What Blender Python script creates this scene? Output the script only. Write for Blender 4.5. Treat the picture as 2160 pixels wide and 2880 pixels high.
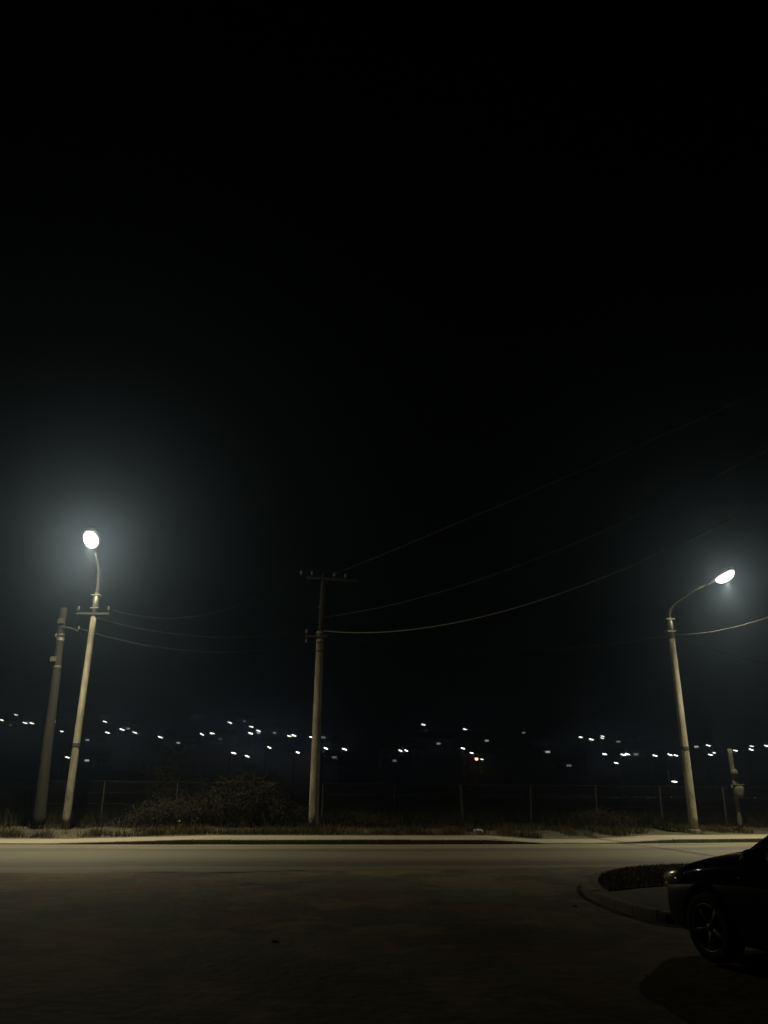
import bpy, bmesh, math, random
from mathutils import Vector, Matrix, noise
R = math.radians
random.seed(7)
for o in list(bpy.data.objects):
    bpy.data.objects.remove(o)
S = bpy.context.scene
C = S.collection

# ------------------------------------------------------------------ camera
cam_d = bpy.data.cameras.new('camera')
cam = bpy.data.objects.new('camera', cam_d)
C.objects.link(cam)
cam_d.sensor_fit = 'VERTICAL'
cam_d.sensor_height = 36.0
cam_d.lens = 27.03
cam_d.clip_start = 0.05
cam_d.clip_end = 3000
PITCH, ROLL = R(19.5), R(0.5)
fwd = Vector((0, math.cos(PITCH), math.sin(PITCH)))
up0 = Vector((0, -math.sin(PITCH), math.cos(PITCH)))
rt0 = Vector((1, 0, 0))
rt = rt0 * math.cos(ROLL) + up0 * math.sin(ROLL)
up = up0 * math.cos(ROLL) - rt0 * math.sin(ROLL)
M = Matrix((rt, up, -fwd)).transposed().to_4x4()
M.translation = Vector((0, 0, 1.6))
cam.matrix_world = M
S.camera = cam
S.render.resolution_x, S.render.resolution_y = 768, 1024

# ------------------------------------------------------------------ night sky
W = bpy.data.worlds.new('World')
S.world = W
W.use_nodes = True
wn = W.node_tree
bg = wn.nodes['Background']
sky = wn.nodes.new('ShaderNodeTexSky')
sky.sky_type = 'NISHITA'
sky.sun_disc = False
sky.sun_elevation = R(-14)
sky.sun_rotation = R(200)
wn.links.new(sky.outputs[0], bg.inputs[0])
bg.inputs[1].default_value = 0.05
vs = S.view_settings
vs.view_transform = 'Standard'
vs.look = 'None'
vs.exposure = 0.0
vs.gamma = 1.0
vs.use_curve_mapping = False
S.cycles.use_denoising = True
S.cycles.max_bounces = 5
S.cycles.diffuse_bounces = 2
S.cycles.glossy_bounces = 3
S.cycles.transmission_bounces = 5
S.cycles.volume_bounces = 0
S.cycles.transparent_max_bounces = 12
S.cycles.sample_clamp_indirect = 0.3
S.cycles.sample_clamp_direct = 6.0
S.cycles.caustics_reflective = False
S.cycles.caustics_refractive = False

LAMP_RGB = (1.0, 0.91, 0.60)
LAMP_POWER = 5600.0
GLOW_POWER = 330.0
GLARE_DENSITY = 0.0036  # density of the added volume that stands in for lens glare

# ------------------------------------------------------------------ materials
MATS = {}


def mat(name, col, col2=None, scale=6.0, rough=0.8, metal=0.0, bump=0.0, bscale=40.0, stretch=(1, 1, 1),
        emit=None, estr=0.0, spec=0.5, detail=6.0, coat=0.0, contrast=(0.35, 0.65), bdist=0.02):
    if name in MATS:
        return MATS[name]
    m = bpy.data.materials.new(name)
    m.use_nodes = True
    t = m.node_tree
    b = t.nodes['Principled BSDF']
    b.inputs['Roughness'].default_value = rough
    b.inputs['Metallic'].default_value = metal
    b.inputs['Specular IOR Level'].default_value = spec
    b.inputs['Coat Weight'].default_value = coat
    b.inputs['Coat Roughness'].default_value = 0.03
    tc = t.nodes.new('ShaderNodeTexCoord')
    mp = t.nodes.new('ShaderNodeMapping')
    mp.inputs['Scale'].default_value = stretch
    t.links.new(tc.outputs['Object'], mp.inputs['Vector'])
    if col2 is None:
        col2 = tuple(c * 0.75 for c in col)
    n = t.nodes.new('ShaderNodeTexNoise')
    n.inputs['Scale'].default_value = scale
    n.inputs['Detail'].default_value = detail
    n.inputs['Roughness'].default_value = 0.62
    t.links.new(mp.outputs[0], n.inputs['Vector'])
    cr = t.nodes.new('ShaderNodeValToRGB')
    cr.color_ramp.elements[0].position = contrast[0]
    cr.color_ramp.elements[1].position = contrast[1]
    cr.color_ramp.elements[0].color = (*col2, 1)
    cr.color_ramp.elements[1].color = (*col, 1)
    t.links.new(n.outputs['Fac'], cr.inputs['Fac'])
    t.links.new(cr.outputs[0], b.inputs['Base Color'])
    if bump:
        n2 = t.nodes.new('ShaderNodeTexNoise')
        n2.inputs['Scale'].default_value = bscale
        n2.inputs['Detail'].default_value = 5
        t.links.new(mp.outputs[0], n2.inputs['Vector'])
        bp = t.nodes.new('ShaderNodeBump')
        bp.inputs['Strength'].default_value = bump
        bp.inputs['Distance'].default_value = bdist
        t.links.new(n2.outputs['Fac'], bp.inputs['Height'])
        t.links.new(bp.outputs[0], b.inputs['Normal'])
    if emit:
        b.inputs['Emission Color'].default_value = (*emit, 1)
        b.inputs['Emission Strength'].default_value = estr
        m.cycles.emission_sampling = 'NONE'
    MATS[name] = m
    return m


def layered(name, base, layers, rough=0.85, bump=0.4, bscale=30.0, bdist=0.02, coord='Object', bands=None):
    """base colour with several noise-masked colours on top: (colour, scale, stretch, lo, hi, amount)"""
    m = bpy.data.materials.new(name)
    m.use_nodes = True
    t = m.node_tree
    b = t.nodes['Principled BSDF']
    b.inputs['Roughness'].default_value = rough
    tc = t.nodes.new('ShaderNodeTexCoord')
    prev = None
    if bands:   # wear bands that run along the road (UV y = metres from the kerb)
        sx_ = t.nodes.new('ShaderNodeSeparateXYZ')
        t.links.new(tc.outputs['UV'], sx_.inputs[0])
        mpb = t.nodes.new('ShaderNodeMapping')
        mpb.inputs['Scale'].default_value = (0.16, 0.5, 1)
        t.links.new(tc.outputs['UV'], mpb.inputs['Vector'])
        nb = t.nodes.new('ShaderNodeTexNoise')
        nb.inputs['Scale'].default_value = 1.0
        nb.inputs['Detail'].default_value = 5
        t.links.new(mpb.outputs[0], nb.inputs['Vector'])
        m1 = t.nodes.new('ShaderNodeMath')
        m1.operation = 'MULTIPLY_ADD'
        m1.inputs[1].default_value = 1.3
        t.links.new(nb.outputs['Fac'], m1.inputs[0])
        t.links.new(sx_.outputs[1], m1.inputs[2])
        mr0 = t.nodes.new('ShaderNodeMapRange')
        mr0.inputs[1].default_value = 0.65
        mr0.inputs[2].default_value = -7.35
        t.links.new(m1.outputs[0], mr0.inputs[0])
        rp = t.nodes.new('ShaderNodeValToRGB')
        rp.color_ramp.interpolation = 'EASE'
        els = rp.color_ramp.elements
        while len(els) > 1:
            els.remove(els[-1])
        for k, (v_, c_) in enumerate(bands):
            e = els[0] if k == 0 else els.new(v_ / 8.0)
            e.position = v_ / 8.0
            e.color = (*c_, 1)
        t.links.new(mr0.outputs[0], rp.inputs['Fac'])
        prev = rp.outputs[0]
    for i, (col, scale, stretch, lo, hi, amt) in enumerate(layers):
        mp = t.nodes.new('ShaderNodeMapping')
        mp.inputs['Scale'].default_value = stretch
        mp.inputs['Location'].default_value = (i * 7.3, i * 3.1, 0)
        t.links.new(tc.outputs[coord], mp.inputs['Vector'])
        n = t.nodes.new('ShaderNodeTexNoise')
        n.inputs['Scale'].default_value = scale
        n.inputs['Detail'].default_value = 7
        n.inputs['Roughness'].default_value = 0.65
        t.links.new(mp.outputs[0], n.inputs['Vector'])
        mr = t.nodes.new('ShaderNodeMapRange')
        mr.inputs[1].default_value = lo
        mr.inputs[2].default_value = hi
        mr.inputs[3].default_value = 0
        mr.inputs[4].default_value = amt
        t.links.new(n.outputs['Fac'], mr.inputs[0])
        mx = t.nodes.new('ShaderNodeMix')
        mx.data_type = 'RGBA'
        t.links.new(mr.outputs[0], mx.inputs[0])
        if prev is None:
            mx.inputs[6].default_value = (*base, 1)
        else:
            t.links.new(prev, mx.inputs[6])
        mx.inputs[7].default_value = (*col, 1)
        prev = mx.outputs[2]
    t.links.new(prev, b.inputs['Base Color'])
    n2 = t.nodes.new('ShaderNodeTexNoise')
    n2.inputs['Scale'].default_value = bscale
    n2.inputs['Detail'].default_value = 6
    t.links.new(tc.outputs['Object'], n2.inputs['Vector'])
    bp = t.nodes.new('ShaderNodeBump')
    bp.inputs['Strength'].default_value = bump
    bp.inputs['Distance'].default_value = bdist
    t.links.new(n2.outputs['Fac'], bp.inputs['Height'])
    t.links.new(bp.outputs[0], b.inputs['Normal'])
    MATS[name] = m
    return m


A_ROAD = R(10)
m_lot = layered('worn_lot', (0.050, 0.039, 0.017), [
    ((0.150, 0.112, 0.046), 0.55, (0.8, 0.7, 1), 0.48, 0.56, 0.95),
    ((0.070, 0.082, 0.038), 0.65, (0.8, 0.6, 1), 0.50, 0.57, 0.95),
    ((0.115, 0.049, 0.022), 0.6, (0.7, 0.7, 1), 0.52, 0.60, 0.85),
    ((0.014, 0.011, 0.006), 0.9, (0.7, 0.7, 1), 0.53, 0.62, 0.85),
    ((0.220, 0.179, 0.092), 1.8, (0.6, 0.8, 1), 0.58, 0.68, 0.6),
    ((0.006, 0.005, 0.003), 3.5, (0.5, 1.0, 1), 0.62, 0.70, 0.85),
    ((0.160, 0.136, 0.072), 22.0, (1, 1, 1), 0.62, 0.74, 0.4)], bump=0.5, bscale=8, bdist=0.05)
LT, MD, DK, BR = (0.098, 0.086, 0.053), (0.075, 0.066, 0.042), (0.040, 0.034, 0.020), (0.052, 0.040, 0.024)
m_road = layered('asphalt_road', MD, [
    ((0.105, 0.092, 0.060), 1.0, (0.05, 2.2, 1), 0.54, 0.62, 0.6),
    ((0.034, 0.028, 0.018), 1.0, (0.05, 3.0, 1), 0.56, 0.64, 0.6),
    ((0.018, 0.016, 0.011), 1.2, (0.35, 1.6, 1), 0.63, 0.70, 0.8),
    ((0.13, 0.115, 0.08), 30.0, (1, 1, 1), 0.62, 0.74, 0.35)], bump=0.5, bscale=45, rough=0.75, coord='UV',
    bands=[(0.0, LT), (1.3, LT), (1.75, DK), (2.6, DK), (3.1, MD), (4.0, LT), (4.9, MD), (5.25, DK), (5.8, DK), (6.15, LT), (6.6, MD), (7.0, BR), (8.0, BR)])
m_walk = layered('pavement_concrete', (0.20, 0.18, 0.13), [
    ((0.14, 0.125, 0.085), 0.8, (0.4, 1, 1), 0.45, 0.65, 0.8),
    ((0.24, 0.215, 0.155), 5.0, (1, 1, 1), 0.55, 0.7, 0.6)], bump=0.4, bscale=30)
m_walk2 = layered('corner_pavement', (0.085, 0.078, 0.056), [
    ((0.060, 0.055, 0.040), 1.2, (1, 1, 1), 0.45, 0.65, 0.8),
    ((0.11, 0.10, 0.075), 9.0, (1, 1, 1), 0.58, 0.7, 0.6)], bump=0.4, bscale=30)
m_kerb = layered('kerb_concrete', (0.17, 0.155, 0.115), [
    ((0.09, 0.08, 0.06), 3.0, (1, 1, 1), 0.45, 0.65, 0.8),
    ((0.22, 0.20, 0.15), 14.0, (1, 1, 1), 0.55, 0.7, 0.6)], bump=0.5, bscale=40)
m_soil = layered('verge_soil', (0.034, 0.030, 0.014), [
    ((0.060, 0.052, 0.021), 1.2, (1, 1, 1), 0.45, 0.62, 0.9),
    ((0.018, 0.015, 0.009), 4.0, (1, 1, 1), 0.52, 0.65, 0.8)], bump=0.8, bscale=10, bdist=0.05)
m_hill = layered('dark_hillside_scrub', (0.030, 0.034, 0.018), [
    ((0.045, 0.042, 0.024), 0.05, (1, 1, 1), 0.45, 0.62, 0.9),
    ((0.018, 0.022, 0.011), 0.3, (1, 1, 1), 0.5, 0.65, 0.8)], bump=0.6, bscale=0.5, bdist=0.4)
m_grass_dry = mat('dry_grass', (0.075, 0.062, 0.020), (0.028, 0.025, 0.009), scale=1.5, rough=0.9, spec=0.2)
m_grass_dark = mat('dark_turf', (0.125, 0.112, 0.042), (0.060, 0.055, 0.020), scale=1.5, rough=0.95, spec=0.1)
m_concrete = mat('pole_concrete', (0.34, 0.315, 0.235), (0.12, 0.112, 0.082), scale=5, rough=0.85, bump=0.4, bscale=30, stretch=(1, 1, 0.25))
m_concrete_d = mat('weathered_concrete', (0.17, 0.155, 0.115), (0.085, 0.078, 0.055), scale=6, rough=0.9, bump=0.5, bscale=30, stretch=(1, 1, 0.25))
m_wood = mat('tarred_pole', (0.020, 0.0175, 0.012), (0.010, 0.009, 0.006), scale=8, rough=0.9, bump=0.6, bscale=40, stretch=(1, 1, 0.08))
m_steel = mat('galvanised_steel', (0.30, 0.30, 0.28), (0.18, 0.18, 0.16), scale=12, rough=0.5, metal=0.6, bump=0.1)
m_steel_d = mat('dull_steel', (0.07, 0.066, 0.056), (0.04, 0.037, 0.03), scale=12, rough=0.8, metal=0.2, bump=0.2)
m_post = mat('grey_post', (0.085, 0.08, 0.062), (0.05, 0.047, 0.036), scale=6, rough=0.9, bump=0.4)
m_matt = mat('matt_black', (0.006, 0.006, 0.006), (0.006, 0.006, 0.006), rough=1.0, spec=0.0)
m_fpost = mat('fence_post_steel', (0.07, 0.064, 0.05), (0.035, 0.032, 0.025), scale=12, rough=0.8)
m_rust = mat('rusty_wire', (0.025, 0.019, 0.013), (0.013, 0.010, 0.007), scale=20, rough=0.9, spec=0.2)
m_cable = mat('cable_sheath', (0.016, 0.016, 0.014), (0.010, 0.010, 0.009), scale=4, rough=0.6)
m_wirebare = mat('bare_wire', (0.14, 0.14, 0.12), (0.09, 0.09, 0.08), scale=4, rough=0.5)
m_porc = mat('glazed_porcelain', (0.10, 0.095, 0.085), (0.07, 0.066, 0.06), scale=8, rough=0.4)
m_house_h = mat('lamp_housing_paint', (0.22, 0.22, 0.21), (0.15, 0.15, 0.14), scale=8, rough=0.45)
m_lens = mat('lit_lamp_bowl', (0.8, 0.8, 0.75), emit=(1.0, 0.97, 0.86), estr=10.0, rough=0.3)
m_paper = mat('litter_plastic', (0.7, 0.69, 0.62), (0.5, 0.5, 0.45), scale=20, rough=0.6)
m_stone = mat('dark_stone', (0.035, 0.03, 0.02), (0.02, 0.018, 0.012), scale=20, rough=0.9, bump=0.5)
m_twig = mat('dead_twigs', (0.05, 0.040, 0.025), (0.025, 0.02, 0.013), scale=5, rough=0.9, spec=0.1)
m_leaf = mat('bramble_leaf', (0.030, 0.026, 0.011), (0.014, 0.012, 0.006), scale=3, rough=0.85, spec=0.15)
m_paint = mat('black_car_paint', (0.002, 0.002, 0.0025), (0.002, 0.002, 0.0025), scale=3, rough=0.3, coat=1.0, spec=0.0)
m_glass = mat('dark_car_glass', (0.003, 0.003, 0.004), (0.003, 0.003, 0.004), rough=0.03, coat=0.5)
m_tyre = mat('tyre_rubber', (0.012, 0.012, 0.012), (0.008, 0.008, 0.008), scale=20, rough=0.85, spec=0.3)
m_rim = mat('alloy_rim', (0.14, 0.14, 0.15), (0.10, 0.10, 0.11), scale=6, rough=0.5, metal=0.5)
m_plastic = mat('black_plastic', (0.01, 0.01, 0.01), (0.008, 0.008, 0.008), scale=10, rough=0.6)
m_chrome = mat('bright_trim', (0.6, 0.6, 0.6), (0.55, 0.55, 0.55), rough=0.15, metal=1.0)
m_hl = mat('headlamp_reflector', (0.95, 0.95, 0.9), (0.75, 0.75, 0.7), scale=14, rough=0.26, metal=0.9, coat=1.0)
m_amber = mat('amber_indicator', (0.85, 0.20, 0.10), (0.7, 0.15, 0.07), scale=20, rough=0.35, coat=0.6)
m_red = mat('tail_lamp_red', (0.25, 0.01, 0.01), (0.2, 0.01, 0.01), scale=10, rough=0.25, coat=0.6)
m_wall_h = mat('rendered_house_wall', (0.30, 0.27, 0.22), (0.22, 0.2, 0.16), scale=0.6, rough=0.9)
m_roof_h = mat('dark_roof', (0.08, 0.055, 0.045), (0.05, 0.035, 0.03), scale=1.0, rough=0.85)
m_dark_pane = mat('unlit_pane', (0.01, 0.01, 0.012), (0.01, 0.01, 0.012), rough=0.1)
m_door_h = mat('house_door', (0.09, 0.06, 0.04), rough=0.6)


# ------------------------------------------------------------------ helpers
def link(name, bm, m, parent=None, smooth=False):
    me = bpy.data.meshes.new(name)
    bm.normal_update()
    bm.to_mesh(me)
    bm.free()
    if smooth:
        for p in me.polygons:
            p.use_smooth = True
    o = bpy.data.objects.new(name, me)
    C.objects.link(o)
    if m:
        me.materials.append(m)
    if parent:
        o.parent = parent
    return o


def tag(o, label, cat, group=None, kind=None):
    if label:
        o['label'] = label
    if cat:
        o['category'] = cat
    if group:
        o['group'] = group
    if kind:
        o['kind'] = kind
    return o


def empty(name, loc, rz=0.0, parent=None):
    o = bpy.data.objects.new(name, None)
    C.objects.link(o)
    o.empty_display_size = 0.3
    o.location = loc
    o.rotation_euler = (0, 0, rz)
    if parent:
        o.parent = parent
    return o


def copy_tree(o, parent=None):
    c = o.copy()
    C.objects.link(c)
    c.parent = parent
    for ch in [x for x in bpy.data.objects if x.parent == o]:
        copy_tree(ch, c)
    return c


def box(bm, lo, hi, bev=0.0, mtx=None):
    g = bmesh.ops.create_cube(bm, size=1.0)
    vs_ = g['verts']
    for v in vs_:
        v.co = Vector((lo[i] + (v.co[i] + 0.5) * (hi[i] - lo[i]) for i in range(3)))
    if bev:
        es = list({e for v in vs_ for e in v.link_edges})
        r = bmesh.ops.bevel(bm, geom=es, offset=bev, segments=2, affect='EDGES', profile=0.5)
        vs_ = list({v for f in r['faces'] for v in f.verts} | {v for v in vs_ if v.is_valid})
    if mtx:
        for v in vs_:
            v.co = mtx @ v.co
    return vs_


def tube(bm, pts, rad, seg=10, caps=True):
    pts = [Vector(p) for p in pts]
    if not isinstance(rad, (list, tuple)):
        rad = [rad] * len(pts)
    rings = []
    ref = None
    for i, p in enumerate(pts):
        d = (pts[min(i + 1, len(pts) - 1)] - pts[max(i - 1, 0)]).normalized()
        if ref is None:
            ref = Vector((0, 0, 1)) if abs(d.z) < 0.9 else Vector((1, 0, 0))
        a = (ref - d * ref.dot(d)).normalized()
        ref = a
        b_ = d.cross(a)
        rings.append([bm.verts.new(p + (a * math.cos(2 * math.pi * k / seg) + b_ * math.sin(2 * math.pi * k / seg)) * rad[i]) for k in range(seg)])
    for r0, r1 in zip(rings, rings[1:]):
        for k in range(seg):
            bm.faces.new((r0[k], r0[(k + 1) % seg], r1[(k + 1) % seg], r1[k]))
    if caps:
        bm.faces.new(list(reversed(rings[0])))
        bm.faces.new(rings[-1])


def lathe(bm, prof, seg=24, mtx=None):
    """prof: list of (r, h) about +Z"""
    rings = []
    for r, h in prof:
        rings.append([bm.verts.new(Vector((r * math.cos(2 * math.pi * k / seg), r * math.sin(2 * math.pi * k / seg), h))) for k in range(seg)])
    for r0, r1 in zip(rings, rings[1:]):
        for k in range(seg):
            bm.faces.new((r0[k], r0[(k + 1) % seg], r1[(k + 1) % seg], r1[k]))
    if mtx:
        for r in rings:
            for v in r:
                v.co = mtx @ v.co
    return rings


def N(x, y, z=0.0):
    return noise.noise(Vector((x, y, z)))


def interp(x, P):
    if x <= P[0][0]:
        (a, b), (c, d) = P[0], P[1]
    elif x >= P[-1][0]:
        (a, b), (c, d) = P[-2], P[-1]
    else:
        for (a, b), (c, d) in zip(P, P[1:]):
            if a <= x <= c:
                break
    return b + (d - b) * (x - a) / (c - a)


# ------------------------------------------------------------------ ground, road, pavement
KERB = [(-60, 16.5), (-30, 20.0), (-14, 21.8), (-6.5, 22.5), (2.3, 23.6), (7, 24.4), (11.3, 25.5), (20, 28.0), (60, 40.0)]
NEAR = [(-60, 9.0), (-30, 12.8), (-14, 15.0), (-6.3, 16.0), (-0.2, 17.0), (6.8, 18.5), (20, 21.5), (60, 33.0)]


def kerbY(x):
    return (interp(x - 2, KERB) + interp(x, KERB) * 2 + interp(x + 2, KERB)) / 4


def nearY(x):
    return (interp(x - 2, NEAR) + interp(x, NEAR) * 2 + interp(x + 2, NEAR)) / 4


def kerbZ(x):
    # full height left of the dropped stretch, low between, full again on the right; flush far left
    if x < -9:
        return 0.045
    if x < -5:
        return 0.045 + 0.10 * (x + 9) / 4
    if x < 3.3:
        return 0.145
    if x < 4.6:
        return 0.145 - 0.10 * (x - 3.3) / 1.3
    if x < 6.6:
        return 0.045
    if x < 8.6:
        return 0.045 + 0.09 * (x - 6.6) / 2.0
    return 0.135


def verge_z(x, y):
    d = y - (kerbY(x) + 1.75)
    base = kerbZ(x) + 0.02
    t = min(max(d / 1.6, 0), 1)
    return base * (1 - t) + 0.25 * t + (0.05 * N(x * 1.1, y * 1.1) + 0.03 * N(x * 3, y * 3)) * min(1, max(0, d * 2))


def hz(x, y):
    t = min(max((y - 150) / 60, 0), 1)
    s = t * t * (3 - 2 * t)
    return 0.25 + 0.15 * max(y - 180, 0) * s + s * (1.2 * math.sin(x * 0.021 + 1) + 1.0 * math.sin(y * 0.03 + x * 0.011)) + 0.15 * max(-x - 170, 0) * min(max((y - 60) / 60, 0), 1)


def sheet(name, xs, rows, m, zf):
    """rows: list of functions giving y at x ; zf(x, y, row)"""
    bm = bmesh.new()
    g = [[bm.verts.new((x, r(x), zf(x, r(x), i))) for x in xs] for i, r in enumerate(rows)]
    for a, b_ in zip(g, g[1:]):
        for k in range(len(xs) - 1):
            bm.faces.new((a[k], a[k + 1], b_[k + 1], b_[k]))
    uvl = bm.loops.layers.uv.new('UVMap')
    for f in bm.faces:
        for lp in f.loops:
            lp[uvl].uv = (lp.vert.co.x, lp.vert.co.y - kerbY(lp.vert.co.x))
    o = link(name, bm, m, smooth=True)
    o['kind'] = 'structure'
    return o


# one sheet of ground out past everything
bm = bmesh.new()
xs = [-640, -300, -120, -60, -35] + [-24 + 0.4 * i for i in range(121)] + [35, 60, 120, 300, 640]
ys = [-300, -120, -50, -20, -8] + [-4 + 0.4 * i for i in range(62)] + [24, 30, 60, 120, 300, 640]
vv = []
for y in ys:
    row = []
    for x in xs:
        n = 0.0
        if -24 <= x <= 24 and -4 <= y < nearY(x) - 0.5:
            n = 0.022 * N(x * 0.45, y * 0.45) + 0.010 * N(x * 1.7, y * 1.7)
        z = n - 0.012 if y < nearY(x) else -0.03
        row.append(bm.verts.new((x, y, z)))
    vv.append(row)
for a, b_ in zip(vv, vv[1:]):
    for k in range(len(xs) - 1):
        bm.faces.new((a[k], a[k + 1], b_[k + 1], b_[k]))
g = link('ground', bm, m_lot, smooth=True)
g['kind'] = 'structure'

XS = [-60, -45, -35, -28] + [-24 + 0.25 * i for i in range(193)] + [28, 35, 45, 60]
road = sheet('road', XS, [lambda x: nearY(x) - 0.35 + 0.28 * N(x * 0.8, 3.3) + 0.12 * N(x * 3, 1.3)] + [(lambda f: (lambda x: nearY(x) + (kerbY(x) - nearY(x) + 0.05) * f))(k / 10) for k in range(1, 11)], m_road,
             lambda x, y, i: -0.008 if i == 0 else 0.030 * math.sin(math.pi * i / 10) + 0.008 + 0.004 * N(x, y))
# gutter strip of dust and grit along the kerb
gut = sheet('road_gutter', XS, [lambda x: kerbY(x) - 0.75 + 0.25 * N(x * 0.5, 8) + 0.08 * N(x * 2.5, 2), lambda x: kerbY(x) - 0.3, lambda x: kerbY(x) + 0.02],
            layered('gutter_grit', (0.105, 0.095, 0.066), [((0.07, 0.062, 0.042), 2.0, (0.4, 1, 1), 0.45, 0.65, 0.8), ((0.14, 0.127, 0.09), 12, (1, 1, 1), 0.55, 0.7, 0.5)], bump=0.5, bscale=40),
            lambda x, y, i: (0.024, 0.021, 0.016)[i] + 0.003 * N(x, y))
walk = sheet('pavement', XS, [lambda x: kerbY(x) + 0.155, lambda x: kerbY(x) + 0.8, lambda x: kerbY(x) + 1.75 + 0.16 * N(x * 0.9, 5) + 0.1 * N(x * 3, 9)], m_walk,
             lambda x, y, i: kerbZ(x) - 0.006 + 0.006 * i + 0.003 * N(x * 2, y * 2))
verge = sheet('verge', XS, [(lambda d: (lambda x: kerbY(x) + d))(d) for d in (1.5, 1.7, 1.9, 2.1, 2.4, 2.7, 3.1, 3.5, 4, 4.5, 5, 6, 7, 9)], m_soil,
              lambda x, y, i: (kerbZ(x) - 0.05 if i == 0 else verge_z(x, y)))
# field and hillside behind the fence
bm = bmesh.new()
xs = [-640 + 16 * i for i in range(81)]
ys = [31.5, 36, 45, 60, 80, 110] + [140 + 10 * i for i in range(51)]
vv = []
for j, y in enumerate(ys):
    vv.append([])
    for x in xs:
        yy = max(y, kerbY(x) + 8.0 + 0.02 * j) if j < 6 else y
        z = hz(x, yy) - (0.06 if j == 0 else 0)
        vv[-1].append(bm.verts.new((x, yy, z)))
for a, b_ in zip(vv, vv[1:]):
    for k in range(len(xs) - 1):
        bm.faces.new((a[k], a[k + 1], b_[k + 1], b_[k]))
h = link('hillside', bm, m_hill, smooth=True)
h['kind'] = 'structure'


# kerb stones of the far pavement
def stone_mesh(name, L, wd, ht, bev=0.018):
    bm = bmesh.new()
    box(bm, (0.006, 0, 0), (L - 0.006, wd, ht), bev)
    me = bpy.data.meshes.new(name)
    bm.to_mesh(me)
    bm.free()
    me.materials.append(m_kerb)
    return me


kerb_root = empty('far_kerb', (0, 0, 0))
tag(kerb_root, None, None, kind='structure')
sm = stone_mesh('kerb_stone', 1.0, 0.15, 0.30)
x = -24.0
while x < 26:
    p0 = Vector((x, kerbY(x), kerbZ(x)))
    dx = 1.0 / math.sqrt(1 + ((kerbY(x + 1) - kerbY(x))) ** 2)
    p1 = Vector((x + dx, kerbY(x + dx), kerbZ(x + dx)))
    d = (p1 - p0)
    o = bpy.data.objects.new('kerb_stone', sm)
    C.objects.link(o)
    o.parent = kerb_root
    o.location = p0 + Vector((0, random.uniform(-0.008, 0.008), -0.30 + random.uniform(-0.006, 0.006)))
    o.rotation_euler = (random.uniform(-0.015, 0.015), -math.asin(max(-1, min(1, d.z / d.length))), math.atan2(d.y, d.x) + random.uniform(-0.004, 0.004))
    x += dx

# ------------------------------------------------------------------ kerbed corner (near right)
# smooth resample
def catmull(P, n=6):
    out = []
    Q = [Vector(P[0]) * 2 - Vector(P[1])] + [Vector(p) for p in P] + [Vector(P[-1]) * 2 - Vector(P[-2])]
    for i in range(1, len(Q) - 2):
        for k in range(n):
            t = k / n
            a, b_, c, d = Q[i - 1], Q[i], Q[i + 1], Q[i + 2]
            out.append(0.5 * ((2 * b_) + (c - a) * t + (2 * a - 5 * b_ + 4 * c - d) * t * t + (3 * b_ - a - 3 * c + d) * t ** 3))
    out.append(Q[-2])
    return out


KP = [(20.0, 20.6), (14.0, 19.1), (9.0, 17.95), (6.6, 17.45), (5.4, 17.0), (4.5, 16.35), (3.85, 15.5), (3.45, 14.6), (3.25, 13.7), (3.17, 12.9), (3.22, 12.1), (3.36, 11.3), (3.62, 10.75), (4.3, 10.45), (5.5, 10.6), (9.0, 11.4), (20.0, 13.9)]
path = catmull([(p[0], p[1]) for p in KP], 10)
path = [Vector((p.x, p.y, 0)) for p in path]
# arc length param
acc = [0]
for a, b_ in zip(path, path[1:]):
    acc.append(acc[-1] + (b_ - a).length)


def at_s(s):
    for i in range(len(acc) - 1):
        if acc[i] <= s <= acc[i + 1]:
            t = (s - acc[i]) / (acc[i + 1] - acc[i])
            return path[i].lerp(path[i + 1], t)
    return path[-1].copy()


ISL_Z = 0.10
isl = empty('corner_kerb', (0, 0, 0))
tag(isl, None, None, kind='structure')
s = 0.0
while s < acc[-1] - 0.6:
    L = 0.5
    pts = [at_s(s + L * k / 4) for k in range(5)]
    bm = bmesh.new()
    rows = []
    dz = random.uniform(-0.006, 0.006)
    for k, p in enumerate(pts):
        d = (at_s(s + L * k / 4 + 0.05) - at_s(max(0, s + L * k / 4 - 0.05))).normalized()
        n = Vector((-d.y, d.x, 0))  # towards the inside
        e = 0.006 if k == 0 else (-0.006 if k == 4 else 0)
        q = p + d * e
        zt = ISL_Z + 0.012 + dz
        prof = [(0.0, -0.12), (0.0, zt - 0.022), (0.02, zt), (0.135, zt), (0.15, zt - 0.015), (0.15, -0.12)]
        rows.append([bm.verts.new(q + n * a + Vector((0, 0, b2))) for a, b2 in prof])
    for a, b_ in zip(rows, rows[1:]):
        for k in range(5):
            bm.faces.new((a[k], b_[k], b_[k + 1], a[k + 1]))
    bm.faces.new(rows[0])
    bm.faces.new(list(reversed(rows[-1])))
    bmesh.ops.recalc_face_normals(bm, faces=bm.faces)
    link('kerb_stone', bm, m_kerb, isl)
    s += L


def inset(dist):
    out = []
    for i, p in enumerate(path):
        d = (path[min(i + 1, len(path) - 1)] - path[max(i - 1, 0)]).normalized()
        out.append(p + Vector((-d.y, d.x, 0)) * dist)
    return out


def fill(name, poly, z, m):
    bm = bmesh.new()
    vs_ = [bm.verts.new((p.x, p.y, z)) for p in poly]
    f = bm.faces.new(vs_)
    if f.normal.z < 0:
        f.normal_flip()
    bmesh.ops.triangulate(bm, faces=[f])
    bm.normal_update()
    for f in bm.faces:
        if f.normal.z < 0:
            f.normal_flip()
    o = link(name, bm, m)
    o['kind'] = 'structure'
    return o


ins = inset(0.145)
fill('corner_pavement', ins, ISL_Z, m_walk2)
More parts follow.
